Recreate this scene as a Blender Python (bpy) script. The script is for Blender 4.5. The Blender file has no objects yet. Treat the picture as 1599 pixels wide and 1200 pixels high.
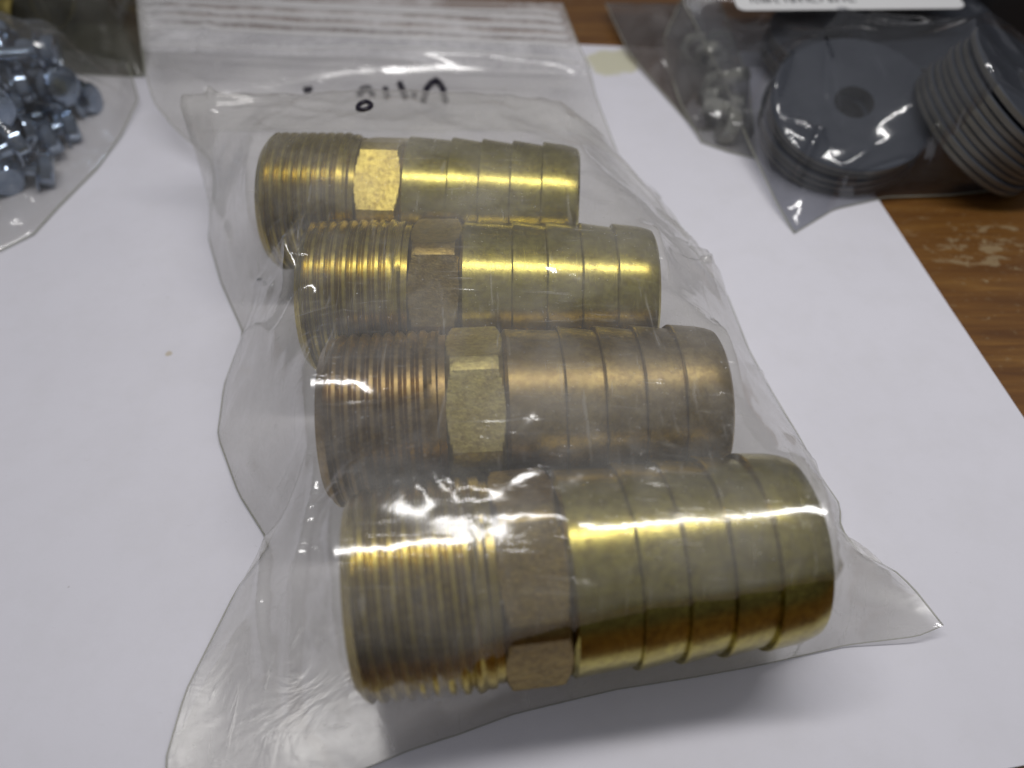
import bpy, bmesh, math, random
import numpy as np
from mathutils import Vector, Matrix, noise
random.seed(7); np.random.seed(7)
S = 0.01                                  # everything below is written in centimetres
R = math.radians
sc = bpy.context.scene
C = sc.collection

# ------------------------------------------------------------------ camera, light, exposure
cam_d = bpy.data.cameras.new('camera'); cam = bpy.data.objects.new('camera', cam_d); C.objects.link(cam)
cam.location = (0, 0, 13.6*S); cam.rotation_euler = (R(40), 0, 0)
cam_d.sensor_width = 36.0; cam_d.lens = 28.25
cam_d.clip_start = 0.002; cam_d.clip_end = 20
cam_d.dof.use_dof = True; cam_d.dof.focus_distance = 0.148; cam_d.dof.aperture_fstop = 11
sc.camera = cam

w = bpy.data.worlds.new('World'); sc.world = w; w.use_nodes = True
bg = w.node_tree.nodes['Background']
bg.inputs['Strength'].default_value = 0.27
# a dim room: darker walls, paler ceiling
_wt = w.node_tree; _tc = _wt.nodes.new('ShaderNodeTexCoord'); _sp = _wt.nodes.new('ShaderNodeSeparateXYZ'); _rp = _wt.nodes.new('ShaderNodeValToRGB')
_wt.links.new(_tc.outputs['Generated'], _sp.inputs[0]); _wt.links.new(_sp.outputs['Z'], _rp.inputs[0]); _wt.links.new(_rp.outputs[0], bg.inputs['Color'])
_rp.color_ramp.elements[0].position = .0; _rp.color_ramp.elements[0].color = (.20, .20, .21, 1)
_rp.color_ramp.elements[1].position = .9; _rp.color_ramp.elements[1].color = (.92, .93, 1.0, 1)

def area(name, loc, target, sx, sy, watts, col):
    l = bpy.data.lights.new(name, 'AREA'); l.shape = 'RECTANGLE'; l.size = sx*S; l.size_y = sy*S
    l.energy = watts; l.color = col
    o = bpy.data.objects.new(name, l); C.objects.link(o)
    o.location = Vector(loc)*S
    o.rotation_euler = (Vector(target)-Vector(loc)).to_track_quat('-Z', 'Y').to_euler()
    return o
area('bench_lamp', (4, 13, 33), (4, 12, 0), 34, 2.4, 0.59, (1.0, 0.98, 0.96))

sc.view_settings.view_transform = 'Standard'; sc.view_settings.look = 'None'
sc.view_settings.exposure = 0.06; sc.view_settings.gamma = 1
sc.render.engine = 'CYCLES'
sc.cycles.transparent_max_bounces = 32; sc.cycles.max_bounces = 7; sc.cycles.glossy_bounces = 4

# ------------------------------------------------------------------ material helpers
class NT:
    def __init__(s, name):
        s.m = bpy.data.materials.new(name); s.m.use_nodes = True
        s.t = s.m.node_tree; s.t.nodes.clear()
        s.out = s.n('ShaderNodeOutputMaterial')
        tc = s.n('ShaderNodeTexCoord')
        mp = s.n('ShaderNodeVectorMath', operation='SCALE'); s.l(tc.outputs['Object'], mp.inputs[0]); mp.inputs['Scale'].default_value = 100
        s.co = mp.outputs[0]
    def n(s, typ, **k):
        nd = s.t.nodes.new(typ)
        for a, b in k.items(): setattr(nd, a, b)
        return nd
    def l(s, a, b): s.t.links.new(a, b)
    def setv(s, sock, v):
        if isinstance(v, (int, float, tuple)): sock.default_value = v
        else: s.l(v, sock)
    def scaled(s, v, rot=None):
        m = s.n('ShaderNodeMapping'); s.l(s.co, m.inputs[0]); m.inputs['Scale'].default_value = v
        if rot: m.inputs['Rotation'].default_value = rot
        return m.outputs[0]
    def noise(s, scale, detail=4, rough=.55, vec=None, dist=0):
        nd = s.n('ShaderNodeTexNoise'); s.l(vec or s.co, nd.inputs['Vector'])
        nd.inputs['Scale'].default_value = scale; nd.inputs['Detail'].default_value = detail
        nd.inputs['Roughness'].default_value = rough; nd.inputs['Distortion'].default_value = dist
        return nd.outputs['Fac']
    def ramp(s, fac, stops):
        r = s.n('ShaderNodeValToRGB'); s.l(fac, r.inputs[0]); e = r.color_ramp.elements
        while len(e) > 1: e.remove(e[-1])
        e[0].position = stops[0][0]; e[0].color = col(stops[0][1])
        for p, c in stops[1:]:
            q = e.new(p); q.color = col(c)
        return r.outputs[0]
    def mix(s, f, a, b, mode='MIX'):
        x = s.n('ShaderNodeMix', data_type='RGBA', blend_type=mode)
        s.setv(x.inputs[0], f)
        for i, v in ((6, a), (7, b)):
            if isinstance(v, tuple): x.inputs[i].default_value = col(v)
            else: s.l(v, x.inputs[i])
        return x.outputs[2]
    def math(s, op, a, b=0., clamp=False):
        x = s.n('ShaderNodeMath', operation=op, use_clamp=clamp)
        s.setv(x.inputs[0], a); s.setv(x.inputs[1], b); return x.outputs[0]
    def bump(s, h, strength, dist):
        b = s.n('ShaderNodeBump'); s.l(h, b.inputs['Height'])
        b.inputs['Strength'].default_value = strength; b.inputs['Distance'].default_value = dist*S
        return b.outputs[0]
    def principled(s, base, rough=.5, metal=0., normal=None, spec=.5, coat=0.):
        p = s.n('ShaderNodeBsdfPrincipled')
        if isinstance(base, tuple): p.inputs['Base Color'].default_value = col(base)
        else: s.l(base, p.inputs['Base Color'])
        s.setv(p.inputs['Roughness'], rough); s.setv(p.inputs['Metallic'], metal)
        p.inputs['Specular IOR Level'].default_value = spec
        p.inputs['Coat Weight'].default_value = coat
        if normal: s.l(normal, p.inputs['Normal'])
        s.l(p.outputs[0], s.out.inputs[0]); return p
def col(c):
    if isinstance(c, (int, float)): c = (c, c, c)
    return tuple(c) + (1,) if len(c) == 3 else tuple(c)

def brass_mat(name, base, dark, rough, brushed=True, mottled=0., grime=.5):
    t = NT(name)
    big = t.noise(.9, 6, .7)
    fine = t.noise(9, 4, .65)
    spots = t.ramp(t.noise(3.2, 6, .7), [(.42, 1.), (.36, .0)])
    c = t.mix(t.ramp(big, [(.35, 0.), (.7, 1.)]), base, dark)
    c = t.mix(t.math('MULTIPLY', t.ramp(fine, [(.40, 0.), (.62, 1.)]), .75), c, (base[0]*.55, base[1]*.5, base[2]*.55))
    c = t.mix(t.math('MULTIPLY', t.ramp(t.noise(2.4, 7, .75), [(.34, 1.), (.47, 0.)]), grime), c, (.10, .07, .035))
    if brushed:
        b = t.noise(1, 3, .6, t.scaled((38, .8, .8)))
        rg = t.math('ADD', t.math('MULTIPLY', b, .12), rough-.06)
        bm = t.bump(t.mix(.5, b, fine), .22, .010)
    else:
        b = t.noise(6.5, 5, .75); c = t.mix(t.math('MULTIPLY', t.ramp(t.noise(11, 3, .6), [(.46, 0.), (.62, 1.)]), .35), c, (base[0]*1.25, base[1]*1.25, base[2]*1.25))
        rg = t.math('ADD', t.math('MULTIPLY', fine, .2), rough-.1)
        bm = t.bump(b, .55 + mottled, .03)
    t.principled(c, rg, 1., bm)
    return t.m

def film_mat(name, tint=(.97, .967, .955), haze=.22, hazecol=(.86, .845, .81), rough=.10, scratch=.26, bump=.14, gloss=1.0, lite=False):
    t = NT(name)
    cloud = t.ramp(t.noise(.55, 4, .65), [(.40, 0.), (.72, 1.)])
    st1 = t.ramp(t.noise(1, 4, .7, t.scaled((5.5, .55, .9), (0, 0, .8)), .6), [(.60, 0.), (.72, 1.)])
    marks = t.math('MULTIPLY', st1, .8)
    if not lite:
        st2 = t.ramp(t.noise(1, 4, .7, t.scaled((.6, 9., .9), (0, 0, .35)), .8), [(.60, 0.), (.72, 1.)])
        dust = t.ramp(t.noise(16, 1, .5), [(.72, 0.), (.76, 1.)])
        marks = t.math('MAXIMUM', marks, t.math('MAXIMUM', t.math('MULTIPLY', st2, .7), t.math('MULTIPLY', dust, .7)))
    hz = t.math('ADD', t.math('MULTIPLY', cloud, haze), haze*.42)
    hz = t.math('ADD', hz, t.math('MULTIPLY', marks, scratch), True)
    bm = t.bump(t.mix(.25, t.noise(.9, 3, .55, None, 1.0), marks), bump, .15)
    tr = t.n('ShaderNodeBsdfTransparent'); tr.inputs[0].default_value = col(tint)
    df = t.n('ShaderNodeBsdfDiffuse'); df.inputs[0].default_value = col(hazecol)
    tl = t.n('ShaderNodeBsdfTranslucent'); tl.inputs[0].default_value = col(hazecol)
    md = t.n('ShaderNodeMixShader'); md.inputs[0].default_value = .4; t.l(df.outputs[0], md.inputs[1]); t.l(tl.outputs[0], md.inputs[2])
    m1 = t.n('ShaderNodeMixShader'); t.l(hz, m1.inputs[0]); t.l(tr.outputs[0], m1.inputs[1]); t.l(md.outputs[0], m1.inputs[2])
    gl = t.n('ShaderNodeBsdfGlossy'); gl.inputs['Color'].default_value = (1, 1, 1, 1)
    t.setv(gl.inputs['Roughness'], t.math('ADD', t.math('MULTIPLY', cloud, .08), rough)); t.l(bm, gl.inputs['Normal'])
    # Schlick reflectance of a thin sheet, the same from both sides
    ge = t.n('ShaderNodeNewGeometry'); dt = t.n('ShaderNodeVectorMath', operation='DOT_PRODUCT')
    t.l(ge.outputs['Incoming'], dt.inputs[0]); t.l(bm, dt.inputs[1])
    k = t.math('POWER', t.math('SUBTRACT', 1., t.math('ABSOLUTE', dt.outputs['Value']), True), 4.)
    f = t.math('MULTIPLY', t.math('ADD', t.math('MULTIPLY', k, .55), .075), gloss, True)
    m2 = t.n('ShaderNodeMixShader'); t.l(f, m2.inputs[0]); t.l(m1.outputs[0], m2.inputs[1]); t.l(gl.outputs[0], m2.inputs[2])
    t.l(m2.outputs[0], t.out.inputs[0])
    return t.m

# ------------------------------------------------------------------ object helpers
def mesh(name, verts, faces, mat, smooth=True, sharp=None):
    me = bpy.data.meshes.new(name)
    v = np.asarray(verts, dtype=float)*S
    me.from_pydata(v.tolist(), [], [tuple(int(i) for i in f) for f in faces]); me.update()
    if mat: me.materials.append(mat)
    me.polygons.foreach_set('use_smooth', [smooth]*len(me.polygons))
    if sharp is not None: me.set_sharp_from_angle(angle=R(sharp))
    return me
def obj(name, me, parent=None, loc=(0, 0, 0), rot=(0, 0, 0), label=None):
    o = bpy.data.objects.new(name, me); C.objects.link(o)
    o.location = Vector(loc)*S; o.rotation_euler = rot
    if parent: o.parent = parent
    if label: o['label'] = label
    return o
def tag(o, label, cat, group=None):
    o['label'] = label; o['category'] = cat
    if group: o['group'] = group
    return o
def empty(name, loc, rot=(0, 0, 0)):
    return obj(name, None, None, loc, rot)
def struct(name, me, loc=(0, 0, 0), rot=(0, 0, 0)):
    o = obj(name, me, None, loc, rot); o['kind'] = 'structure'; return o
def copy_thing(root, loc, rot, name=None):
    r = root.copy(); C.objects.link(r); r.location = Vector(loc)*S; r.rotation_euler = rot
    for ch in root.children:
        c = ch.copy(); C.objects.link(c); c.parent = r
        for g in ch.children:
            d = g.copy(); C.objects.link(d); d.parent = c
    return r
def lathe(prof, n=72, axis='x', closed=False, rfun=None):
    """prof: list of (a, r) along the axis"""
    V = []; F = []
    for a, r in prof:
        for k in range(n):
            th = 2*math.pi*k/n
            rr = rfun(a, r, th) if rfun else r
            y, z = rr*math.cos(th), rr*math.sin(th)
            V.append((a, y, z) if axis == 'x' else (y, z, a))
    m = len(prof)
    for i in range(m if closed else m-1):
        j = (i+1) % m
        for k in range(n):
            k2 = (k+1) % n
            F.append((i*n+k, j*n+k, j*n+k2, i*n+k2))
    return V, F
def tube(pts, rad, n=6):
    V = []; F = []; pts = [Vector(p) for p in pts]
    for i, p in enumerate(pts):
        d = (pts[min(i+1, len(pts)-1)]-pts[max(i-1, 0)]).normalized()
        u = d.cross(Vector((0, 0, 1)));
        if u.length < 1e-4: u = Vector((1, 0, 0))
        u.normalize(); q = d.cross(u)
        r = rad[i] if isinstance(rad, (list, tuple)) else rad
        for k in range(n):
            a = 2*math.pi*k/n
            V.append(tuple(p+u*math.cos(a)*r+q*math.sin(a)*r))
        if i:
            for k in range(n):
                a, b = (i-1)*n, i*n; k2 = (k+1) % n
                F.append((a+k, a+k2, b+k2, b+k))
    F.append(tuple(range(n))[::-1]); F.append(tuple(range((len(pts)-1)*n, len(pts)*n)))
    return V, F

# ------------------------------------------------------------------ table and paper
def table_mat():
    t = NT('worn_wood_laminate')
    g1 = t.noise(1, 7, .65, t.scaled((.16, 2.2, 1), (0, 0, R(-4))), 1.2)
    g2 = t.noise(1, 5, .7, t.scaled((.9, 14, 1), (0, 0, R(-4))), .3)
    c = t.ramp(g1, [(.32, (.115, .045, .010)), (.5, (.185, .080, .016)), (.68, (.25, .12, .026))])
    c = t.mix(t.math('MULTIPLY', t.ramp(g2, [(.4, 0.), (.65, 1.)]), .5), c, (.09, .036, .009))
    # worn-through patches
    sx = t.n('ShaderNodeVectorMath', operation='DISTANCE'); t.l(t.scaled((1, 1.5, 1)), sx.inputs[0]); sx.inputs[1].default_value = (12.1, 15.9*1.5, 0)
    near = t.ramp(t.math('DIVIDE', sx.outputs['Value'], 3.0), [(.1, 1.), (.9, .0)])
    wn = t.noise(1, 7, .72, t.scaled((1.5, 3.0, 1)), .5)
    m = t.ramp(t.math('ADD', wn, t.math('MULTIPLY', near, .13)), [(.635, 0.), (.665, 1.)])
    m2 = t.ramp(t.noise(5.5, 5, .7), [(.60, 0.), (.66, 1.)])
    m = t.math('MULTIPLY', t.math('MAXIMUM', m, t.math('MULTIPLY', m2, .4)), .5)
    c = t.mix(m, c, (.42, .34, .20))
    r = t.math('ADD', t.math('MULTIPLY', g2, .2), .32)
    t.principled(c, r, 0., t.bump(t.mix(.5, g2, m), .4, .02)); return t.m
def paper_mat():
    t = NT('white_paper')
    f = t.noise(28, 5, .7); g = t.noise(.35, 3, .5)
    c = t.mix(g, (.76, .75, .81), (.82, .81, .875))
    c = t.mix(t.math('MULTIPLY', t.ramp(t.noise(1, 6, .75, t.scaled((2.4, 6., 1), (0, 0, R(8)))), [(.66, 0.), (.74, 1.)]), .35), c, (.38, .36, .36))
    sp = t.n('ShaderNodeTexVoronoi'); t.l(t.co, sp.inputs['Vector']); sp.inputs['Scale'].default_value = .9; c = t.mix(t.math('MULTIPLY', t.ramp(t.noise(.8, 6, .7), [(.45, 0.), (.75, 1.)]), .35), c, (.70, .69, .72))
    c = t.mix(t.math('MULTIPLY', t.ramp(sp.outputs['Distance'], [(0.012, 1.), (.03, 0.)]), .3), c, (.25, .2, .17))
    def spot(x, y, r, colr, amt, c):
        d = t.n('ShaderNodeVectorMath', operation='DISTANCE'); t.l(t.co, d.inputs[0]); d.inputs[1].default_value = (x, y, 0)
        dd = t.math('ADD', t.math('DIVIDE', d.outputs['Value'], r), t.math('MULTIPLY', t.math('SUBTRACT', t.noise(1.5/r, 4, .6), .5), 1.0))
        return t.mix(t.math('MULTIPLY', t.ramp(dd, [(.75, 1.), (1., 0.)]), amt), c, colr)
    c = spot(3.35, 25.3, .95, (.62, .60, .40), .8, c)
    c = spot(.9, 3.89, .05, (.03, .03, .03), 1., c)
    c = spot(-6.74, 9.13, .05, (.3, .22, .12), .9, c)
    c = spot(-7.8, 12.27, .10, (.5, .4, .22), .6, c)
    c = spot(9.2, 4.1, .3, (.55, .5, .5), .35, c)
    h = t.mix(.25, t.noise(.5, 3, .5), f)
    t.principled(c, .75, 0., t.bump(f, .18, .02), .25); return t.m
V = [(-45, -10, 0), (45, -10, 0), (45, 60, 0), (-45, 60, 0), (-45, -10, -2.5), (45, -10, -2.5), (45, 60, -2.5), (-45, 60, -2.5)]
F = [(0, 1, 2, 3), (7, 6, 5, 4), (0, 4, 5, 1), (1, 5, 6, 2), (2, 6, 7, 3), (3, 7, 4, 0)]
struct('table_top', mesh('table_top', V, F, table_mat(), False))
# letter sheet, long side across, turned a little; back right corner near (9.1, 25.6)
c00, c10, c11, c01 = [Vector(q) for q in ((9.0, 25.9), (-18.2, 28.2), (-16.0, -.6), (11.65, 4.15))]
nx, ny = 56, 44; V = []; F = []
for layer in (0, 1):
    for j in range(ny+1):
        for i in range(nx+1):
            u, v = i/nx, j/ny; p = c00*(1-u)*(1-v)+c10*u*(1-v)+c11*u*v+c01*(1-u)*v
            z = .03 + .025*(noise.noise(Vector((p.x*.15, p.y*.15, 3)))+.6)
            # the front right corner lifts slightly, as a used sheet does
            V.append((p.x, p.y, z+(.012 if layer else 0)))
N = (nx+1)*(ny+1)
for j in range(ny):
    for i in range(nx):
        a = j*(nx+1)+i
        F.append((a, a+1, a+nx+2, a+nx+1)); F.append((N+a, N+a+nx+1, N+a+nx+2, N+a+1))
edge = [i for i in range(nx+1)] + [j*(nx+1)+nx for j in range(1, ny+1)] + [ny*(nx+1)+i for i in range(nx-1, -1, -1)] + [j*(nx+1) for j in range(ny-1, 0, -1)]
for a, b in zip(edge, edge[1:]+edge[:1]): F.append((a, a+N, b+N, b))
tag(obj('paper_sheet', mesh('paper_sheet', V, F, paper_mat(), True, 40)), 'white sheet of paper lying under the bags on the wooden table', 'paper')

# ------------------------------------------------------------------ brass hose fittings
BR_T = brass_mat('brass_thread', (.50, .40, .08), (.28, .21, .05), .28)
BR_H = brass_mat('brass_hex', (.66, .53, .14), (.50, .38, .10), .33, False, .0, .25)
BR_B = brass_mat('brass_tail', (.52, .45, .11), (.34, .29, .075), .25)
BR_T2 = brass_mat('tarnished_brass_thread', (.34, .24, .09), (.20, .14, .06), .36)
BR_H2 = brass_mat('tarnished_brass_hex', (.50, .43, .17), (.40, .33, .14), .48, False, .0, .2)
BR_B2 = brass_mat('tarnished_brass_tail', (.37, .28, .11), (.22, .16, .065), .37)
LT, LH = 2.18, 1.0              # thread length, hex length; tail follows
BORE = 1.22
P = .208
def thread_mesh(m):
    n = 96; PH = ((0, 0), (.07, 0), (.38, 1), (.69, 1)); a0, a1 = .07, LT-.12
    V = []; F = []; lo_i = -8; hi_i = 4*int(LT/P+2)
    for i in range(lo_i, hi_i+1):
        ph, up = PH[i % 4]
        for k in range(n):
            a = P*(i//4+ph)+P*k/n
            crest = 1.56+.05*a/LT
            r = crest if up else crest-.07
            r -= .05*max(0, min(1, (a-(a1-.25))/.25))*(1 if up else -1)
            r = min(r, 1.46+max(0, a-a0)*1.2)
            if a <= a0: a, r = a0, 1.46
            if a >= a1: a, r = a1, 1.50
            V.append((a, r*math.cos(2*math.pi*k/n), r*math.sin(2*math.pi*k/n)))
    R_ = hi_i-lo_i+1
    for i in range(R_-1):
        for k in range(n):
            if k < n-1: q = (i*n+k, (i+1)*n+k, (i+1)*n+k+1, i*n+k+1)
            elif i+5 < R_: q = (i*n+k, (i+1)*n+k, (i+5)*n, (i+4)*n)
            else: continue
            if len({V[x_][0] for x_ in q}) > 1: F.append(q)
    for prof in ([(.25, BORE-.02), (0, BORE), (0, 1.38), (a0, 1.462)], [(a1, 1.502), (LT, 1.502), (LT, BORE)]):
        v, f = lathe(prof, n); b = len(V); V += v; F += [tuple(x_+b for x_ in q) for q in f]
    return mesh('threaded_end', V, F, m, True, 28)
def hex_mesh(m):
    A = 1.47; prof = [(0, BORE)]
    xs = [0, .02, .05, .09, .14, .2, .28, .4, .5, .6, .72, .80, .86, .91, .95, .98, LH]
    for x in xs: prof.append((x, -1))
    prof.append((LH, BORE))
    def rf(a, r, th):
        if r >= 0: return r
        q = (th+math.pi/6) % (math.pi/3) - math.pi/6
        hr = A/math.cos(q)
        d = min(a, LH-a)
        return min(hr, 1.47+d*1.6, 1.63)
    V, F = lathe(prof, 144, rfun=rf, closed=True)
    return mesh('hex_collar', V, F, m, True, 16)
BARBS = [(0.0, 1.0, 1.575, 1.495), (1.0, 1.68, 1.565, 1.475), (1.68, 2.36, 1.55, 1.46), (2.36, 3.04, 1.535, 1.445), (3.04, 3.88, 1.52, 1.44)]
def barb_mesh(m, k):
    a, b, r0, r1 = BARBS[k]
    if k == 0: prof = [(a, BORE), (a, 1.50), (a+.06, 1.56), (a+.1, r0-.02), (b, r1), (b, BORE)]
    elif k < 4: prof = [(a, BORE), (a, r1-.01), (a+.005, r0-.015), (a+.03, r0), (b, r1), (b, BORE)]
    else: prof = [(a, BORE), (a, r1), (a+.005, r0-.015), (a+.03, r0), (a+.5, 1.47), (b-.16, 1.43), (b-.05, 1.39), (b, 1.31), (b, BORE+.05), (b-.05, BORE)]
    V, F = lathe(prof, 96, closed=True)
    return mesh('barb', V, F, m, True, 25)
def build_fitting(ml, p, q):
    t = NT
    mt, mh, mb = ml
    root = empty('brass_hose_fitting', (0, 0, 0))
    obj('threaded_end', thread_mesh(mt), root, (0, 0, 1.9))
    obj('hex_collar', hex_mesh(mh), root, (LT+.002, 0, 1.9))
    ht = obj('hose_tail', barb_mesh(mb, 0), root, (LT+LH+.004, 0, 1.9))
    for k in range(1, 5): obj('barb', barb_mesh(mb, k), ht, (.001*k, 0, 0))
    return root
HX_D = brass_mat('shaded_brass_hex', (.31, .23, .075), (.19, .14, .05), .34, False, .0, .4)  # shaded copy of the hex brass: facets missing the lamp painted darker
proto = build_fitting((BR_T, BR_H, BR_B), None, None)
brown = build_fitting((BR_T2, BR_H2, BR_B2), None, None)
FIT = [  # left end, right end, hex facet normal elevation
 ((-5.56, 15.40), (1.49, 15.05), 59, 'rearmost brass hose fitting in the clear bag, its upper hex facet glittering bright gold'),
 ((-4.19, 12.18), (2.86, 12.17), 49, 'second brass hose fitting from the back, hex edge pointing straight up'),
 ((-3.32, 8.92), (3.73, 9.32), 55, 'dull brownish tarnished brass hose fitting, third from the back under hazy film'),
 ((-2.44, 5.50), (4.61, 6.38), 65, 'nearest and largest looking brass hose fitting with a white glare across its threads')]
fits = []
for i, (a, b, he, lab) in enumerate(FIT):
    yaw = math.atan2(b[1]-a[1], b[0]-a[0])
    o = (proto, None, brown, None)[i]
    if o is None: o = copy_thing(proto, (a[0], a[1], 0), (0, 0, yaw))
    o.location = Vector((a[0], a[1], 0))*S; o.rotation_euler = (0, 0, yaw)
    if i == 3: o.scale = (1.0, 1.03, 1.03)
    for ch in o.children:
        # lathe angle th: (cos -> +y, sin -> +z); facet normals at th = k*60
        ang = R(180-he) if ch.name.startswith('hex') else R(40*i)
        ch.rotation_euler = (ang, 0, 0)
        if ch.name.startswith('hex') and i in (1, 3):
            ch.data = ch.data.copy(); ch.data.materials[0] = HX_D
    tag(o, lab, 'hose fitting', 'brass hose fittings lying side by side in the clear bag')
    fits.append((a, yaw))

# ------------------------------------------------------------------ plastic bags
def resample(pts, n, key):
    pts = np.array(pts, float)
    if key == 'y': s = (pts[:, 1]-pts[0, 1])/(pts[-1, 1]-pts[0, 1])
    else:
        d = np.r_[0, np.cumsum(np.linalg.norm(np.diff(pts[:, :2], axis=0), axis=1))]; s = d/d[-1]
    s = np.maximum.accumulate(s)
    t = np.linspace(0, 1, n); out = np.stack([np.interp(t, s, pts[:, k]) for k in range(3)], 1)
    for _ in range(2): out[1:-1] = .25*out[:-2]+.5*out[1:-1]+.25*out[2:]
    return out
def coons(L, Rt, B, T, nu, nv, key='y'):
    L = resample(L, nv, key); Rt = resample(Rt, nv, key); B = resample(B, nu, 'd'); T = resample(T, nu, 'd')
    u = np.linspace(0, 1, nu)[None, :, None]; v = np.linspace(0, 1, nv)[:, None, None]
    P_ = (1-u)*L[:, None]+u*Rt[:, None] + (1-v)*B[None]+v*T[None]
    P_ -= (1-u)*(1-v)*L[0]+u*(1-v)*Rt[0]+(1-u)*v*L[-1]+u*v*Rt[-1]
    return P_
def relax(z, lo, hi=None, it=900):
    z = np.maximum(z, lo)
    for k in range(it):
        a = .25*(z[:-2, 1:-1]+z[2:, 1:-1]+z[1:-1, :-2]+z[1:-1, 2:])
        zi = z[1:-1, 1:-1]; zi = zi+1.0*(a-zi)
        zi = np.maximum(zi, lo[1:-1, 1:-1])
        if hi is not None: zi = np.minimum(zi, hi[1:-1, 1:-1])
        z[1:-1, 1:-1] = zi
    return z
def multires(P_, lofun, hifun=None, it=(1500, 700, 400)):
    X, Y, Z = P_[..., 0], P_[..., 1], P_[..., 2]
    nv, nu = X.shape; z = None
    for lvl, n in zip((4, 2, 1), it):
        xs, ys = X[::lvl, ::lvl], Y[::lvl, ::lvl]; b = Z[::lvl, ::lvl]
        if z is None: z0 = b.copy()
        else:
            z0 = np.repeat(np.repeat(z, 2, 0), 2, 1)[:xs.shape[0], :xs.shape[1]].copy()
            pad0, pad1 = xs.shape[0]-z0.shape[0], xs.shape[1]-z0.shape[1]
            if pad0 > 0 or pad1 > 0: z0 = np.pad(z0, ((0, max(pad0, 0)), (0, max(pad1, 0))), 'edge')
        z0[0] = b[0]; z0[-1] = b[-1]; z0[:, 0] = b[:, 0]; z0[:, -1] = b[:, -1]
        lo = lofun(xs, ys); lo[0] = lo[-1] = -9; lo[:, 0] = lo[:, -1] = -9
        z = relax(z0, lo, hifun(xs, ys) if hifun else None, n)
    return z
def creases(X, Y, lst):
    dz = np.zeros_like(X)
    for x0, y0, x1, y1, wd, h in lst:
        dx, dy = x1-x0, y1-y0; L2 = dx*dx+dy*dy
        t = ((X-x0)*dx+(Y-y0)*dy)/L2
        d = ((X-x0)*dy-(Y-y0)*dx)/math.sqrt(L2)
        d = d + .10*math.sqrt(L2)*np.sin(t*3.1+x0)*.4
        prof = np.exp(-(np.sqrt(d*d+.0009)-.03)/wd)
        env = np.clip(np.sin(np.pi*np.clip(t, 0, 1)), 0, 1)**.7
        dz += h*prof*env*(1/(1+(d/wd/3)**2))
    return dz
def grid_mesh(name, P_, mat):
    nv, nu = P_.shape[:2]
    i = np.arange(nv*nu).reshape(nv, nu)
    F = np.stack([i[:-1, :-1], i[:-1, 1:], i[1:, 1:], i[1:, :-1]], -1).reshape(-1, 4)
    me = bpy.data.meshes.new(name)
    me.vertices.add(nv*nu); me.vertices.foreach_set('co', (P_.reshape(-1, 3)*S).ravel())
    me.loops.add(F.size); me.loops.foreach_set('vertex_index', F.ravel().astype(np.int32))
    me.polygons.add(len(F)); me.polygons.foreach_set('loop_start', np.arange(0, F.size, 4).astype(np.int32))
    me.update(calc_edges=True); me.validate()
    me.materials.append(mat); me.polygons.foreach_set('use_smooth', [True]*len(F))
    return me
def nz(X, Y, f, seed):
    out = np.zeros(X.shape)
    xf, yf = (X*f).ravel(), (Y*f).ravel(); o = out.ravel()
    for k in range(len(xf)): o[k] = noise.noise(Vector((xf[k], yf[k], seed)))
    return o.reshape(X.shape)
def rim_mask(nv, nu, w_=8):
    i = np.minimum(np.arange(nv), np.arange(nv)[::-1])[:, None]; j = np.minimum(np.arange(nu), np.arange(nu)[::-1])[None]
    return np.clip(np.minimum(i, j)/w_, 0, 1)
SEAM = NT('bag_seam'); SEAM.principled((.42, .42, .35), .3, 0., None, .5)
_p = [n for n in SEAM.t.nodes if n.type == 'BSDF_PRINCIPLED'][0]
_tr = SEAM.n('ShaderNodeBsdfTransparent'); _mx = SEAM.n('ShaderNodeMixShader'); _mx.inputs[0].default_value = .55
SEAM.l(_tr.outputs[0], _mx.inputs[1]); SEAM.l(_p.outputs[0], _mx.inputs[2]); SEAM.l(_mx.outputs[0], SEAM.out.inputs[0])
def seam(root, line, r=.02):
    V, F = tube(line, r); obj('side_seam', mesh('side_seam', V, F, SEAM.m), root)

# --- main bag
MAIN_L = [(-4.78, 2.59, 0.1), (-5.44, 3.47, 0.15), (-5.4, 4.65, 0.15), (-5.17, 5.65, 0.12), (-4.97, 6.5, 0.1), (-4.54, 7.4, 0.1), (-5.39, 8.53, 0.1), (-6.12, 9.92, 0.12), (-6.3, 11.31, 0.12), (-6.22, 12.88, 0.1), (-7.14, 14.59, 0.12), (-7.84, 16.25, 0.15), (-8.09, 18.22, 0.3), (-8.35, 19.12, 0.5), (-9.43, 19.98, 0.9), (-10.22, 20.9, 1.2), (-10.82, 22.31, 1.4), (-11.58, 24.45, 1.5), (-12.82, 28.04, 1.5)]
MAIN_R = [(7.41, 5.7, 0.35), (7.14, 6.44, 0.3), (6.94, 6.91, 0.15), (6.51, 7.14, 0.1), (6.26, 7.76, 0.1), (6.37, 8.22, 0.15), (6.18, 8.87, 0.1), (5.97, 9.89, 0.1), (5.65, 11.11, 0.1), (5.39, 12.32, 0.1), (5.19, 14.14, 0.12), (4.75, 15.18, 0.2), (4.19, 17.06, 0.3), (3.68, 17.89, 0.4), (3.0, 18.85, 0.6), (2.65, 20.4, 0.9), (2.43, 21.41, 1.1), (2.28, 22.87, 1.3), (2.05, 23.76, 1.4), (1.64, 26.39, 1.5)]
MAIN_B = [(-4.78, 2.59, 0.1), (-3.71, 2.94, 0.06), (-2.4, 3.44, 0.06), (-1.62, 3.75, 0.06), (-0.82, 4.0, 0.06), (0.01, 4.3, 0.06), (0.86, 4.5, 0.06), (1.73, 4.7, 0.06), (3.04, 4.9, 0.06), (4.16, 5.1, 0.06), (5.76, 5.45, 0.12), (6.97, 5.55, 0.25), (7.41, 5.7, 0.35)]
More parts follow.
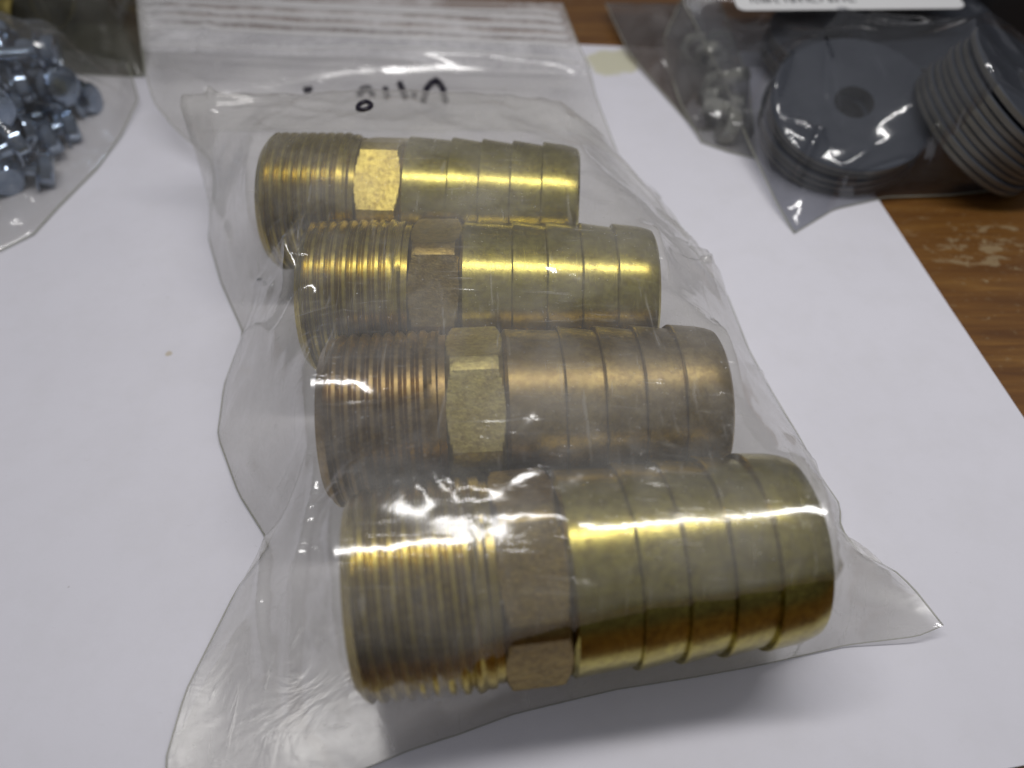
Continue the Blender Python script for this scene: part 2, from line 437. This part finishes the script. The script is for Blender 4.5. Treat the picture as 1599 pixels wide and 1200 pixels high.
MAIN_T = [(-12.82, 28.04, 1.5), (-7.9, 27.31, 1.5), (-3.37, 26.8, 1.5), (1.64, 26.39, 1.5)]
STAR = [((-1.0, 6.05), (-2.15, 4.85), .30), ((-1.05, 6.0), (.6, 5.85), .26), ((-1.0, 6.1), (-1.25, 6.6), .2)]
def lo_main(X, Y):
    lo = np.full(X.shape, -9.)
    for fi, (a, yaw) in enumerate(fits):
        k3 = 1.035 if fi == 3 else 1.
        c, s = math.cos(yaw), math.sin(yaw)
        l = (X-a[0])*c+(Y-a[1])*s; t = -(X-a[0])*s+(Y-a[1])*c
        rad = np.where(l < LT+LH, 1.64, 1.60-.03*(l-LT-LH))*k3
        h = 1.9*k3+np.sqrt(np.clip(rad**2-t**2, 0, None))+.05
        hx = (l > LT-.02) & (l < LT+LH+.02); h = np.where(hx, h+.02, h)
        m = (l > -.06) & (l < 7.1) & (np.abs(t) < rad*.96)
        lo = np.where(m, np.maximum(lo, h), lo)
    for (xa, ya), (xb, yb), wd in STAR:                      # stretched flat folds over the front threads
        L2 = (xb-xa)**2+(yb-ya)**2; f = np.clip(((X-xa)*(xb-xa)+(Y-ya)*(yb-ya))/L2, 0, 1)
        d = np.hypot(X-xa-f*(xb-xa), Y-ya-f*(yb-ya))
        lo = np.where(d < wd*(1-.5*f), np.maximum(lo, 3.70+.11*(Y-5.6)+.05*(X+1)-.3*d), lo)
    f = np.clip((X-3.2)/.95, 0, 1); d = np.hypot(X-3.2-.95*f, Y-12.75-.45*f)   # stiff little fold off the second fitting
    lo = np.where(d < .20, np.maximum(lo, 2.25+.38*(Y-13)-.35*(X-3.6)), lo)
    # the pillow of film behind the rearmost fitting
    zc = np.interp(X, [-9.6, -8.9, -8.0, -5.5, -3.5, -1.5, 1.2, 2.2, 2.9], [.7, 2.4, 3.2, 3.15, 3.30, 3.25, 3.0, 2.2, .6])
    return np.where(np.abs(Y-17.7) < .35, np.maximum(lo, zc-.6*(Y-17.7)**2), lo)
def zip_prof(Y, X):
    yf = np.interp(X, [-11.5, -8.5, -5, -1.7, 2.3], [21.3, 21.05, 22.5, 22.9, 23.0])
    z = .95+.25*(1+np.tanh((Y-yf)/.30))                      # the film steps up to the stiff closure
    z = z-.10*np.clip((Y-yf-.4)/1.2, 0, 1)
    Yr = Y+.10*(X+5.6)                                       # the ribs run parallel to the mouth
    z = z+.12*np.exp(-((Yr-23.6)/.12)**2)
    z = z+np.where(Yr > 24.2, .075*np.sin(2*np.pi*(Yr-24.2)/.52)+.06*np.clip(Yr-24.2, 0, 2), 0)
    return z
def hi_main(X, Y):
    z = zip_prof(Y, X)
    return np.where(Y > 19.75, z, 9.)
nu, nv = 209, 289
PM = coons(MAIN_L, MAIN_R, MAIN_B, MAIN_T, nu, nv)
z = multires(PM, lo_main, hi_main)
X, Y = PM[..., 0].copy(), PM[..., 1].copy()
_w = np.clip((Y-19.7)/.9, 0, 1)*rim_mask(nv, nu, 14); _w = _w*_w*(3-2*_w)
z = z*(1-_w)+zip_prof(Y, X)*_w
lo = lo_main(X, Y); free = np.clip((z-lo)/.15, 0, 1); rim = rim_mask(nv, nu, 10)
body = 1/(1+np.exp((Y-19.4)*4))
CR = [ # x0, y0, x1, y1, width, height

 (-4.9, 12.9, -3.9, 11.2, .12, .25), (-6.2, 13.6, -4.7, 11.4, .14, .25), (-4.5, 9.9, -3.5, 11.2, .12, .2),
 (3.2, 12.3, 5.0, 13.4, .10, .28), (3.5, 13.5, 4.6, 12.3, .10, .2), (3.3, 15.0, 4.6, 14.0, .12, .2), (1.9, 16.9, 4.4, 15.5, .14, .2),
 (4.3, 9.8, 5.4, 11.0, .10, .18), (4.6, 8.2, 6.1, 8.6, .12, .25), (5.4, 6.6, 7.3, 6.1, .12, .30), (5.5, 7.2, 6.9, 6.5, .10, .2), (5.5, 5.9, 7.0, 5.9, .12, .25),
 (-7.9, 17.9, -6.3, 13.2, .14, .35), (-6.1, 9.5, -4.4, 7.9, .10, .22), (-4.9, 7.6, -3.0, 7.9, .10, .30), (-3.4, 3.6, -3.2, 7.5, .10, .35), (-4.5, 7.3, -3.6, 4.4, .12, .22),
 (-5.4, 3.6, -4.2, 5.6, .09, .22), (-5.0, 3.1, -3.0, 3.5, .09, .2), (-6.2, 12., -4.1, 9.9, .12, .2), (.1, 4.55, 1.6, 4.95, .09, .35), (.6, 4.4, 1.2, 5.0, .07, .2), (-3.3, 6.3, -2.3, 6.9, .1, .2), (.2, 4.6, 2.2, 5.2, .09, .18), (-.9, 4.2, .7, 4.9, .08, .2),
 (-8.6, 19.2, -8.2, 17.4, .10, .3), (-7.6, 19.4, -7.2, 16.9, .10, .25), (-10.2, 21.2, -8.8, 20.2, .10, .25), (-10.6, 21.9, -8.5, 21.6, .10, .15)]
for _ in range(34):
    x0 = random.uniform(-6, 5.5); y0 = random.uniform(4.3, 18.5); a = random.gauss(.2, .7)+random.choice((0, math.pi/2)); l = random.uniform(.6, 2.2)
    CR.append((x0, y0, x0+l*math.cos(a), y0+l*math.sin(a), random.uniform(.06, .13), random.uniform(.02, .07)))
n1 = nz(X, Y, .55, 1.3); n2 = nz(X, Y, 1.4, 4.1); n3 = nz(X, Y, 3.0, 8.3)
wr = .16*(1-np.abs(n1)*2.2)+.07*(1-np.abs(n2)*2.)+.02*n3
z = z + rim*(creases(X, Y, CR)*(.45+.55*free)*body + wr*(.05+.5*free)*body)
zipm = 1-body
# zip region: gentle pulls at the left end
z = z + rim*zipm*(.03*n1 + .012*n2 + creases(X, Y, [(-11.5, 24.2, -9.3, 24.7, .12, .18), (-10.9, 22.6, -8.6, 21.4, .12, .2), (-8.6, 21.3, -3.5, 22.1, .22, .16), (-3.6, 22.0, 1.8, 21.9, .24, .12), (-9.5, 25.6, -9.4, 23.0, .08, .12), (-11.6, 25.7, -9.6, 25.9, .1, .15)]))
z = np.maximum(z, .09)
PM[..., 2] = z
BAG = empty('zip_bag', (0, 0, .045))
tag(BAG, 'large clear zip bag wrapped round four brass hose fittings, handwriting near its closure', 'plastic bag')
FILM = film_mat('clear_film')
ZFILM = film_mat('clear_film_closure', haze=.62, hazecol=(.92, .91, .92), scratch=.08, rough=.12, bump=.08, lite=True)
vcut = int(np.argmax(PM[:, nu//2, 1] > 23.0))
BZ = -.045
def shift(P_, dz): Q = P_.copy(); Q[..., 2] += dz; return Q
obj('front_film', grid_mesh('front_film', shift(PM[:vcut+1], BZ), FILM), BAG)
obj('closure_film', grid_mesh('closure_film', shift(PM[vcut:], BZ), ZFILM), BAG)
PB = coons(MAIN_L, MAIN_R, MAIN_B, MAIN_T, 81, 113)
zb = np.minimum(PB[..., 2]-.02, .085)
rb = rim_mask(113, 81, 6); zlow = PB[..., 2]*(1-rb)+(.085+.9*np.clip((PB[..., 1]-20)/4, 0, 1))*rb
PB[..., 2] = np.maximum(zlow-.01, .082)
obj('back_film', grid_mesh('back_film', shift(PB, BZ), film_mat('clear_film_back', haze=.10, scratch=.08, rough=.2, lite=True)), BAG)
for side in (0, -1):
    seam(BAG, [tuple(p) for p in shift(PM[::3, side], BZ)], .016)
seam(BAG, [tuple(p) for p in shift(PM[0, ::3], BZ)], .010)
obj_names = None
def film_z(x, y):
    d = (PM[..., 0]-x)**2+(PM[..., 1]-y)**2; k = np.unravel_index(np.argmin(d), d.shape); return PM[k][2]
# press-to-close ribs running across the mouth
RIB = NT('closure_rib'); RIB.principled((.88, .87, .88), .18, 0., None, .6)
_p = [n for n in RIB.t.nodes if n.type == 'BSDF_PRINCIPLED'][0]
_tr = RIB.n('ShaderNodeBsdfTransparent'); _tr.inputs[0].default_value = (.9, .9, .88, 1); _mx = RIB.n('ShaderNodeMixShader'); _mx.inputs[0].default_value = .6
RIB.l(_tr.outputs[0], _mx.inputs[1]); RIB.l(_p.outputs[0], _mx.inputs[2]); RIB.l(_mx.outputs[0], RIB.out.inputs[0])
for yy, rr in ((23.45, .035), (24.35, .07), (24.87, .07), (25.39, .08), (25.91, .07), (26.3, .05)):
    pts = []
    for k in range(60):
        u = .012+.976*k/59
        # row of the film whose mid Y is nearest
        v = int(np.argmin(np.abs(PM[:, nu//2, 1]-yy))); q = PM[v, int(u*(nu-1))]
        pts.append((q[0], q[1]+.02*math.sin(k*.5), q[2]+BZ+rr*.3))
    Vv, Ff = tube(pts, rr, 8)
    obj('closure_rib', mesh('closure_rib', Vv, Ff, RIB.m), BAG)
# black marker strokes on the film just beyond the crest
INK = NT('black_marker'); INK.principled((.012, .008, .02), .35)
STROKES = [
 [(-2.58, 21.5), (-2.53, 22.0), (-2.42, 22.45), (-2.27, 22.6), (-2.13, 22.4), (-2.03, 22.0), (-1.93, 21.5)],
 [(-3.34, 22.4), (-3.12, 21.7)], [(-3.74, 22.1), (-3.66, 21.75)], [(-2.90, 21.86), (-2.84, 21.78)],
 [(-4.48, 21.75), (-4.38, 22.02), (-4.22, 22.05), (-4.08, 21.8)], [(-6.08, 21.8), (-5.86, 21.85)]]
STROKES = [[(x, y-.16) for x, y in st] for st in STROKES]
for st in STROKES:
    pts = []
    for (x0, y0), (x1, y1) in zip(st, st[1:]):
        for k in range(5): f = k/5; pts.append((x0+(x1-x0)*f, y0+(y1-y0)*f))
    pts.append(st[-1])
    Vv, Ff = tube([(x, y, film_z(x, y)+BZ+.03) for x, y in pts], .10 if len(st) > 2 else .10, 8)
    obj('ink_stroke', mesh('ink_stroke', Vv, Ff, INK.m), BAG)
pts = []
for k in range(17):
    a = 2*math.pi*k/16; x = -3.42+.16*math.cos(a); y = 16.90+.22*math.sin(a)
    pts.append((x, y, film_z(x, y)+BZ+.03))
Vv, Ff = tube(pts, .055, 8); obj('ink_stroke', mesh('ink_stroke', Vv, Ff, INK.m), BAG)

# ------------------------------------------------------------------ side bags
def side_bag(name, label, L, Rt, B, T, lofun, mat, nu=101, nv=101, cre=(), amp=1., key='d', seed=2., seams=True):
    P_ = coons(L, Rt, B, T, nu, nv, key)
    zz = multires(P_, lofun, None, (500, 250, 120))
    X, Y = P_[..., 0], P_[..., 1]; rim = rim_mask(nv, nu, 6)
    rr = random.Random(int(seed*10)); cl = list(cre)
    x0_, x1_, y0_, y1_ = X.min(), X.max(), Y.min(), Y.max()
    for _ in range(26):
        a = rr.uniform(0, math.pi); l = rr.uniform(.8, 2.6); x = rr.uniform(x0_, x1_); y = rr.uniform(y0_, y1_)
        cl.append((x, y, x+l*math.cos(a), y+l*math.sin(a), rr.uniform(.06, .13), rr.uniform(.08, .22)*amp))
    n1 = nz(X, Y, .6, seed)
    zz = zz+rim*(creases(X, Y, cl)+amp*.16*(1-np.abs(n1)*2))
    P_[..., 2] = np.maximum(zz, .1)
    root = empty(name, (float(X.mean()), float(Y.mean()), .05)); o = np.array([X.mean(), Y.mean(), .05])
    tag(root, label, 'plastic bag')
    obj('front_film', grid_mesh('front_film', P_-o, mat), root)
    Q = coons(L, Rt, B, T, 41, 41, key); rb = rim_mask(41, 41, 5)
    Q[..., 2] = np.maximum(Q[..., 2]*(1-rb)-.02, .07)
    obj('back_film', grid_mesh('back_film', Q-o, mat), root)
    if seams:
        for side in (0, -1): seam(root, [tuple(p) for p in (P_[::2, side]-o)], .025)
        seam(root, [tuple(p) for p in (P_[0, ::2]-o)], .02)
    return root, P_

# --- zinc bolts in the left bag
def zinc_mat():
    t = NT('bright_zinc'); f = t.noise(3, 4, .6)
    c = t.mix(f, (.13, .18, .27), (.42, .49, .59)); t.principled(c, .11, 1., t.bump(f, .15, .03)); return t.m
ZN = zinc_mat()
def bolt_proto():
    root = empty('zinc_bolt', (0, 0, 0))
    def hf(a, r, th):
        if r < .42 or a < .1: return r
        q = (th+math.pi/6) % (math.pi/3)-math.pi/6
        return min(.43/math.cos(q), .47-max(0, a-.36)*1.2)
    V, F = lathe([(0, .001), (0, .58), (.05, .60), (.11, .52), (.12, .5), (.2, .5), (.36, .5), (.42, .5), (.44, .3), (.44, .001)], 36, 'z', rfun=hf)
    obj('bolt_head', mesh('bolt_head', V, F, ZN, True, 25), root)
    def rf(a, r, th):
        ph = ((-a/.12)+th/6.2832) % 1; return r if r < .1 or a > -.25 else r-.045*abs(2*ph-1)
    V, F = lathe([(0, .22), (-.25, .22)]+[(-.25-.02*i, .225) for i in range(68)]+[(-1.64, .15), (-1.66, .001)], 20, 'z', rfun=rf)
    obj('bolt_shank', mesh('bolt_shank', V, F, ZN, True, 60), root); return root
bp = bolt_proto()
PILE = []
rb_ = random.Random(11)
spots = []
for layer, (nl, zl, sh) in enumerate(((26, .35, 0), (20, 1.1, .3), (14, 1.8, .7))):
    tries = 0; here = []
    while len(here) < nl and tries < 4000:
        tries += 1; x = rb_.uniform(-17.2, -12.9-sh*.5); y = rb_.uniform(16.6+sh*.6, 23.4-sh*.3)
        if y < 16.6+(x+13.9)*2.2*(x > -13.9) or (y > 22.4 and x > -13.8): continue
        if all((x-a)**2+(y-b)**2 > .75 for a, b in here): here.append((x, y))
    spots += [(x, y, zl+rb_.uniform(-.1, .2)) for x, y in here]
for k, (x, y, zz) in enumerate(spots):
    o = bp if k == 0 else copy_thing(bp, (0, 0, 0), (0, 0, 0))
    o.location = Vector((x, y, zz+.15))*S
    o.rotation_euler = (R(rb_.uniform(-100, 100)), R(rb_.uniform(-60, 60)), R(rb_.uniform(0, 360))) if x < -14.6 else (R(rb_.uniform(-35, 35)), R(rb_.uniform(70, 120)), R(rb_.uniform(-50, 50)))
    tag(o, ('zinc bolt at the %s of the left bag heap, %s' % ('bottom' if zz < .8 else 'middle' if zz < 1.6 else 'top', 'nearest the white paper' if x > -13.9 else 'lying at its front' if y < 18.5 else 'lying towards its back' if y > 21.5 else 'lying in its middle')), 'bolt', 'zinc bolts heaped in the left bag'); PILE.append((x, y, zz+.6))
def lo_pile(pts, r):
    def f(X, Y):
        lo = np.full(X.shape, -9.)
        for x, y, zz in pts:
            d2 = (X-x)**2+(Y-y)**2; lo = np.where(d2 < r*r, np.maximum(lo, zz+.15-d2*.5), lo)
        return lo
    return f
SF = film_mat('clear_film_side', haze=.05, scratch=.10, rough=.08, bump=.2, lite=True)
side_bag('clear_bag', 'crumpled clear bag of shiny zinc bolts at the left edge',
    [(-18.5, 14.2, .05), (-18.7, 18, .3), (-18.5, 24.4, .8)],
    [(-12.45, 16.4, .05), (-12.2, 17.6, .1), (-11.75, 19.3, .1), (-11.55, 20.9, .15), (-11.5, 22.6, .3), (-12.2, 24.2, .6)],
    [(-18.5, 14.2, .05), (-15.2, 14.7, .05), (-13.3, 15.5, .05), (-12.45, 16.4, .05)],
    [(-18.5, 24.4, .8), (-15, 24.9, 1.0), (-12.2, 24.2, .6)], lo_pile(PILE, .6), SF, 101, 121,
    [(-12.9, 20.4, -11.6, 22.3, .12, .35), (-13.0, 19.0, -11.9, 20.2, .1, .3), (-12.9, 17.7, -12.0, 18.8, .1, .2)], 1.2, 'd', 5.)
# --- bag of dull brass fittings behind it
OLD = brass_mat('dull_olive_brass', (.30, .25, .08), (.14, .12, .05), .5, grime=.8)
old = build_fitting((OLD, OLD, OLD), None, None)
for k, (x, y, a, sc_) in enumerate([(-20.6, 28.0, -12, .8), (-20.2, 26.0, -8, .7), (-19.0, 31.0, -15, .85), (-13.0, 28.0, 95, .42)]):
    o = old if k == 0 else copy_thing(old, (x, y, .1), (0, 0, R(a)))
    o.location = Vector((x, y, .1))*S; o.rotation_euler = (0, 0, R(a)); o.scale = (sc_,)*3
    tag(o, ['dull olive brass fitting in the dark bag behind the zinc bolts, second row', 'dull olive brass fitting nearest the zinc bolts in the rear left bag',
            'dull olive brass fitting farthest back in the rear left bag', 'small yellowish brass fitting in the rear left bag beside the zip bag edge'][k], 'hose fitting')
def lo_old(X, Y):
    lo = np.full(X.shape, -9.); 
    return np.where((X < -12.6) & (X > -18.5) & (Y > 25.0) & (Y < 30), 3.0-.25*(X+14)**2*(X > -14)-.1*(Y-27)**2, lo)
side_bag('clear_bag', 'dim clear bag of dull brass fittings behind the bag of zinc bolts',
    [(-20, 24.2, .1), (-20.5, 31, .3)], [(-11.9, 24.3, .1), (-12.3, 26.5, .6), (-13.3, 31, .5)],
    [(-20, 24.2, .1), (-16, 24.6, .1), (-11.9, 24.3, .1)], [(-20.5, 31, .3), (-17, 31.4, .5), (-13.3, 31, .5)], lo_old,
    film_mat('smoky_film', (.60, .60, .54), .45, (.26, .25, .20), .2, .10, .2, lite=True), 81, 81, (), 1., 'd', 9.)

# --- washers
def steel_mat(name, a, b, r):
    t = NT(name); f = t.noise(2.2, 6, .7); g = t.noise(16, 3, .6)
    c = t.mix(t.mix(.4, f, g), a, b); t.principled(c, r, .35, t.bump(g, .25, .015)); return t.m
ST = steel_mat('dark_blued_steel', (.038, .044, .057), (.080, .088, .108), .60)
RIM = steel_mat('bare_steel_rim', (.095, .09, .08), (.18, .17, .145), .42)
BORE_M = steel_mat('dark_bore', (.05, .045, .035), (.12, .11, .085), .5)
def washer_proto():
    root = empty('steel_washer', (0, 0, 0))
    ro, ri, h = 2.25, .53, .19
    V, F = lathe([(0, ri), (0, ro-.04), (.03, ro-.005)], 96, 'z'); 
    V2, F2 = lathe([(h-.03, ro-.005), (h, ro-.05), (h, ri)], 96, 'z')
    n = len(V); me = mesh('washer_face', V+V2, F+[tuple(i+n for i in f) for f in F2], ST, True, 30)
    obj('washer_face', me, root)
    V, F = lathe([(.03, ro-.005), (.06, ro), (h-.06, ro), (h-.03, ro-.005)], 96, 'z'); obj('outer_rim', mesh('outer_rim', V, F, RIM, True, 60), root)
    V, F = lathe([(h, ri), (0, ri)], 64, 'z'); obj('bore', mesh('bore', V, F, BORE_M, True, 60), root)
    return root
wp = washer_proto(); used = False
rw = random.Random(4); WTOP = []
ORD = ['top', 'second', 'third', 'fourth', 'fifth', 'sixth', 'seventh', 'eighth', 'ninth']
def stack(base, tilt_axis, n, step, lab, grp, jitter):
    global used
    q = Vector((0, 0, 1)).rotation_difference(Vector(tilt_axis).normalized()); ax = Vector(tilt_axis).normalized()
    for k in range(n):
        p = Vector(base)+ax*(step*k+(.07 if k == n-1 else 0))
        j = q @ Vector((rw.uniform(-1, 1)*jitter, rw.uniform(-1, 1)*jitter, 0)); p = p+j
        o = wp if not used else copy_thing(wp, (0, 0, 0), (0, 0, 0)); used = True
        o.location = p*S; o.rotation_euler = q.to_euler()
        if ax.x > .4: o.scale = (.93, .93, 1)
        l = lab[0] if k == n-1 else lab[1] % ORD[n-1-k]
        tag(o, l, 'washer', grp)
        WTOP.append((tuple(p), tuple(ax)))
stack((9.27, 20.22, .80), (-.04, -.34, 1), 5, .215, ('dark steel washer on top of the front stack, whole face and hole showing', 'dark steel washer, %s from the top in the flat front stack, only its rim showing'), 'washers stacked flat in the right bag', .07)
stack((12.55, 19.5, 1.08), (.48, -.17, .86), 9, .196, ('dark steel washer at the right end of the leaning stack, face turned up and right', 'steel washer, %s from the right in the leaning stack, only a bright rim showing'), 'washers leaning in a row in the right bag', .05)
stack((10.3, 24.9, .25), (.1, -.05, 1), 4, .21, ('dark steel washer on top of the stack behind, under the white label', 'dark steel washer, %s from the top in the rear stack under the label'), 'washers stacked behind under the label', .1)
stack((13.2, 25.4, .3), (-.1, -.12, 1), 5, .21, ('dark steel washer on top of the right rear stack beside the black case', 'dark steel washer, %s from the top in the right rear stack by the black case'), 'washers stacked at the right rear', .1)
def lo_wash(X, Y):
    lo = np.full(X.shape, -9.)
    for (p, ax) in WTOP:
        # height of the disc rim seen from above
        c = np.array(p)+np.array(ax)*.19
        h = c[2]-((X-c[0])*ax[0]+(Y-c[1])*ax[1])/max(ax[2], .3)
        r2 = (X-c[0])**2+(Y-c[1])**2+(h-c[2])**2
        lo = np.where(r2 < 2.3**2, np.maximum(lo, h+.06), lo)
    return lo
WF = film_mat('clear_film_washers', (.80, .805, .82), .07, (.40, .42, .48), .09, .10, .2, lite=True)
wb, PW = side_bag('clear_bag', 'clear bag full of dark steel washers, white printed label at its top, upper right',
    [(7.36, 16.47, .08), (7.05, 17.52, .3), (6.69, 19.74, .6), (6.35, 22.48, 1.0), (5.5, 28.5, 1.4)],
    [(17.3, 19.3, .2), (16.4, 21.0, .7), (15.5, 23.6, 1.1), (14.5, 28.5, 1.4)],
    [(7.36, 16.47, .08), (8.63, 17.45, .1), (10.16, 17.95, .12), (12.0, 18.05, .12), (14.4, 18.4, .15), (17.3, 19.3, .2)],
    [(5.5, 28.5, 1.4), (10, 28.9, 1.6), (14.5, 28.5, 1.4)], lo_wash, WF, 141, 141,
    [(7.1, 19.3, 8.3, 18.3, .08, .35), (6.9, 19.2, 7.7, 21.5, .16, .5), (7.3, 17.2, 8.2, 18.9, .09, .4), (8.4, 17.6, 9.4, 18.2, .08, .2), (9.6, 24.6, 10.4, 23.3, .1, .25)], .8, 'd', 3.)
def pz(P_, x, y):
    d = (P_[..., 0]-x)**2+(P_[..., 1]-y)**2; k = np.unravel_index(np.argmin(d), d.shape); return P_[k][2]
# label inside/at the top of the bag
LAB = NT('label_paper'); LAB.principled((.80, .80, .80), .6)
def label_slab(x0, x1, y0, y1, r, n=24):
    out = []
    for cx, cy, a0 in ((x1-r, y1-r, 0), (x0+r, y1-r, 90), (x0+r, y0+r, 180), (x1-r, y0+r, 270)):
        for k in range(7):
            a = R(a0+15*k); out.append((cx+r*math.cos(a), cy+r*math.sin(a)))
    n = len(out); V = [(x, y, 0) for x, y in out]+[(x, y, .02) for x, y in out]
    F = [tuple(range(n))[::-1], tuple(range(n, 2*n))]+[(i, (i+1) % n, n+(i+1) % n, n+i) for i in range(n)]
    return V, F
lz = 2.35
V, F = label_slab(-3.4, 3.4, 0, 3.2, .3)
lb = obj('printed_label', mesh('printed_label', V, F, LAB.m, False), None, (10.2, 24.1, lz), (0, R(-1), R(-1)))
tag(lb, 'white rounded label with small dark print at the top of the washer bag', 'label')
INK2 = NT('label_print'); INK2.principled((.05, .05, .06), .6)
rl = random.Random(3); x = -2.9
for k in range(18):                        # feet of a line of small print, cut by the frame
    wd = rl.uniform(.05, .1)
    V, F = tube([(x, .95, .03), (x+rl.uniform(-.06, .06), .46, .03), (x+wd*(k % 3), .46 if k % 2 else .62, .03)], .022, 5)
    obj('print_stroke', mesh('print_stroke', V, F, INK2.m), lb); x += wd+rl.uniform(.06, .1) + (.15 if k % 6 == 5 else 0)

# --- bag of steel nuts, between the zip bag and the washers
NUT = steel_mat('grey_steel_nut', (.12, .13, .14), (.42, .41, .36), .26)
def nut_mesh():
    prof = [(0, .28), (0, -1), (.04, -1), (.1, -1), (.2, -1), (.3, -1), (.36, -1), (.4, -1), (.4, .28)]
    def rf(a, r, th):
        if r >= 0: return r
        q = (th+math.pi/6) % (math.pi/3)-math.pi/6
        return min(.46/math.cos(q), .47+min(a, .4-a)*1.2)
    V, F = lathe(prof, 48, 'z', True, rf); return mesh('steel_nut', V, F, NUT, True, 25)
nm = nut_mesh(); NP = []
for k, (x, y, zz, rx, ry) in enumerate([(6.25, 22.9, .35, 70, 10), (5.95, 22.0, .3, 60, 40), (6.5, 21.6, .3, 80, -20), (6.2, 24.1, .5, 50, 60), (6.7, 22.6, .6, 20, 30), (6.6, 23.6, .4, 85, 0), (6.0, 21.3, .25, 20, -50), (6.5, 20.8, .25, 70, 20), (5.9, 25.0, .5, 30, 70), (6.7, 25.0, .6, 70, 20)]):
    o = obj('steel_nut', nm, None, (x, y, zz+.2), (R(rx), R(ry), R(37*k)))
    tag(o, 'small grey steel nut in the narrow bag left of the washers', 'nut', 'small nuts in the narrow bag beside the washers'); NP.append((x, y, zz+.45))
GF = film_mat('grey_film', (.84, .84, .83), .22, (.50, .49, .50), .12, .10, .2, lite=True)
side_bag('clear_bag', 'narrow cloudy bag with small steel nuts tucked beside the washer bag',
    [(5.57, 20.6, .1), (5.15, 22.42, .3), (4.95, 23.96, .6), (4.9, 25.2, .9), (6.0, 28.4, 1.0)],
    [(7.0, 19.8, .1), (7.3, 23, .6), (7.1, 28.4, 1.0)], [(5.57, 20.6, .1), (6.3, 20.1, .1), (7.0, 19.8, .1)], [(6.0, 28.4, 1), (7.1, 28.4, 1.0)], lo_pile(NP, .45), GF, 61, 101, (), .5, 'd', 6.)
BF = film_mat('brownish_film', (.72, .69, .66), .28, (.36, .33, .32), .16, .12, .2, lite=True)
side_bag('clear_bag', 'limp brownish clear bag corner behind the bag of nuts, over the paper edge',
    [(5.5, 21.2, .1), (4.67, 23.51, .12), (3.86, 25.6, .25), (3.3, 28.6, .5)],
    [(6.6, 21.4, .1), (6.4, 24.5, .2), (6.6, 28.6, .5)], [(5.5, 21.2, .1), (6.6, 21.4, .1)], [(3.3, 28.6, .5), (6.6, 28.6, .5)],
    lambda X, Y: np.where((np.abs(X-4.9) < .25) & (Y > 24) & (Y < 27.5), .8, -9.), BF, 61, 81, (), .6, 'd', 7.)
# --- black case in the back right corner
bm = bmesh.new(); bmesh.ops.create_cube(bm, size=1)
for v in bm.verts: v.co = Vector((v.co.x*9, v.co.y*8, (v.co.z+.5)*7))*S
bmesh.ops.bevel(bm, geom=bm.edges[:], offset=.5*S, segments=4, affect='EDGES', profile=.6)
me = bpy.data.meshes.new('case_shell'); bm.to_mesh(me); bm.free()
BK = NT('matte_black_plastic'); BK.principled((.010, .010, .012), .6, 0., BK.bump(BK.noise(20, 3, .5), .3, .01)); me.materials.append(BK.m)
me.polygons.foreach_set('use_smooth', [True]*len(me.polygons)); me.set_sharp_from_angle(angle=R(50))
case = empty('black_case', (20.2, 29.6, 0), (0, 0, R(-8)))
obj('case_shell', me, case)
V, F = lathe([(0, .01), (0, .6), (.15, .65), (.3, .6), (.32, .01)], 24, 'z'); obj('case_foot', mesh('case_foot', V, F, BK.m, True, 40), case, (-3, -2.8, -.0001))
tag(case, 'matte black case standing on the table in the back right corner', 'case')
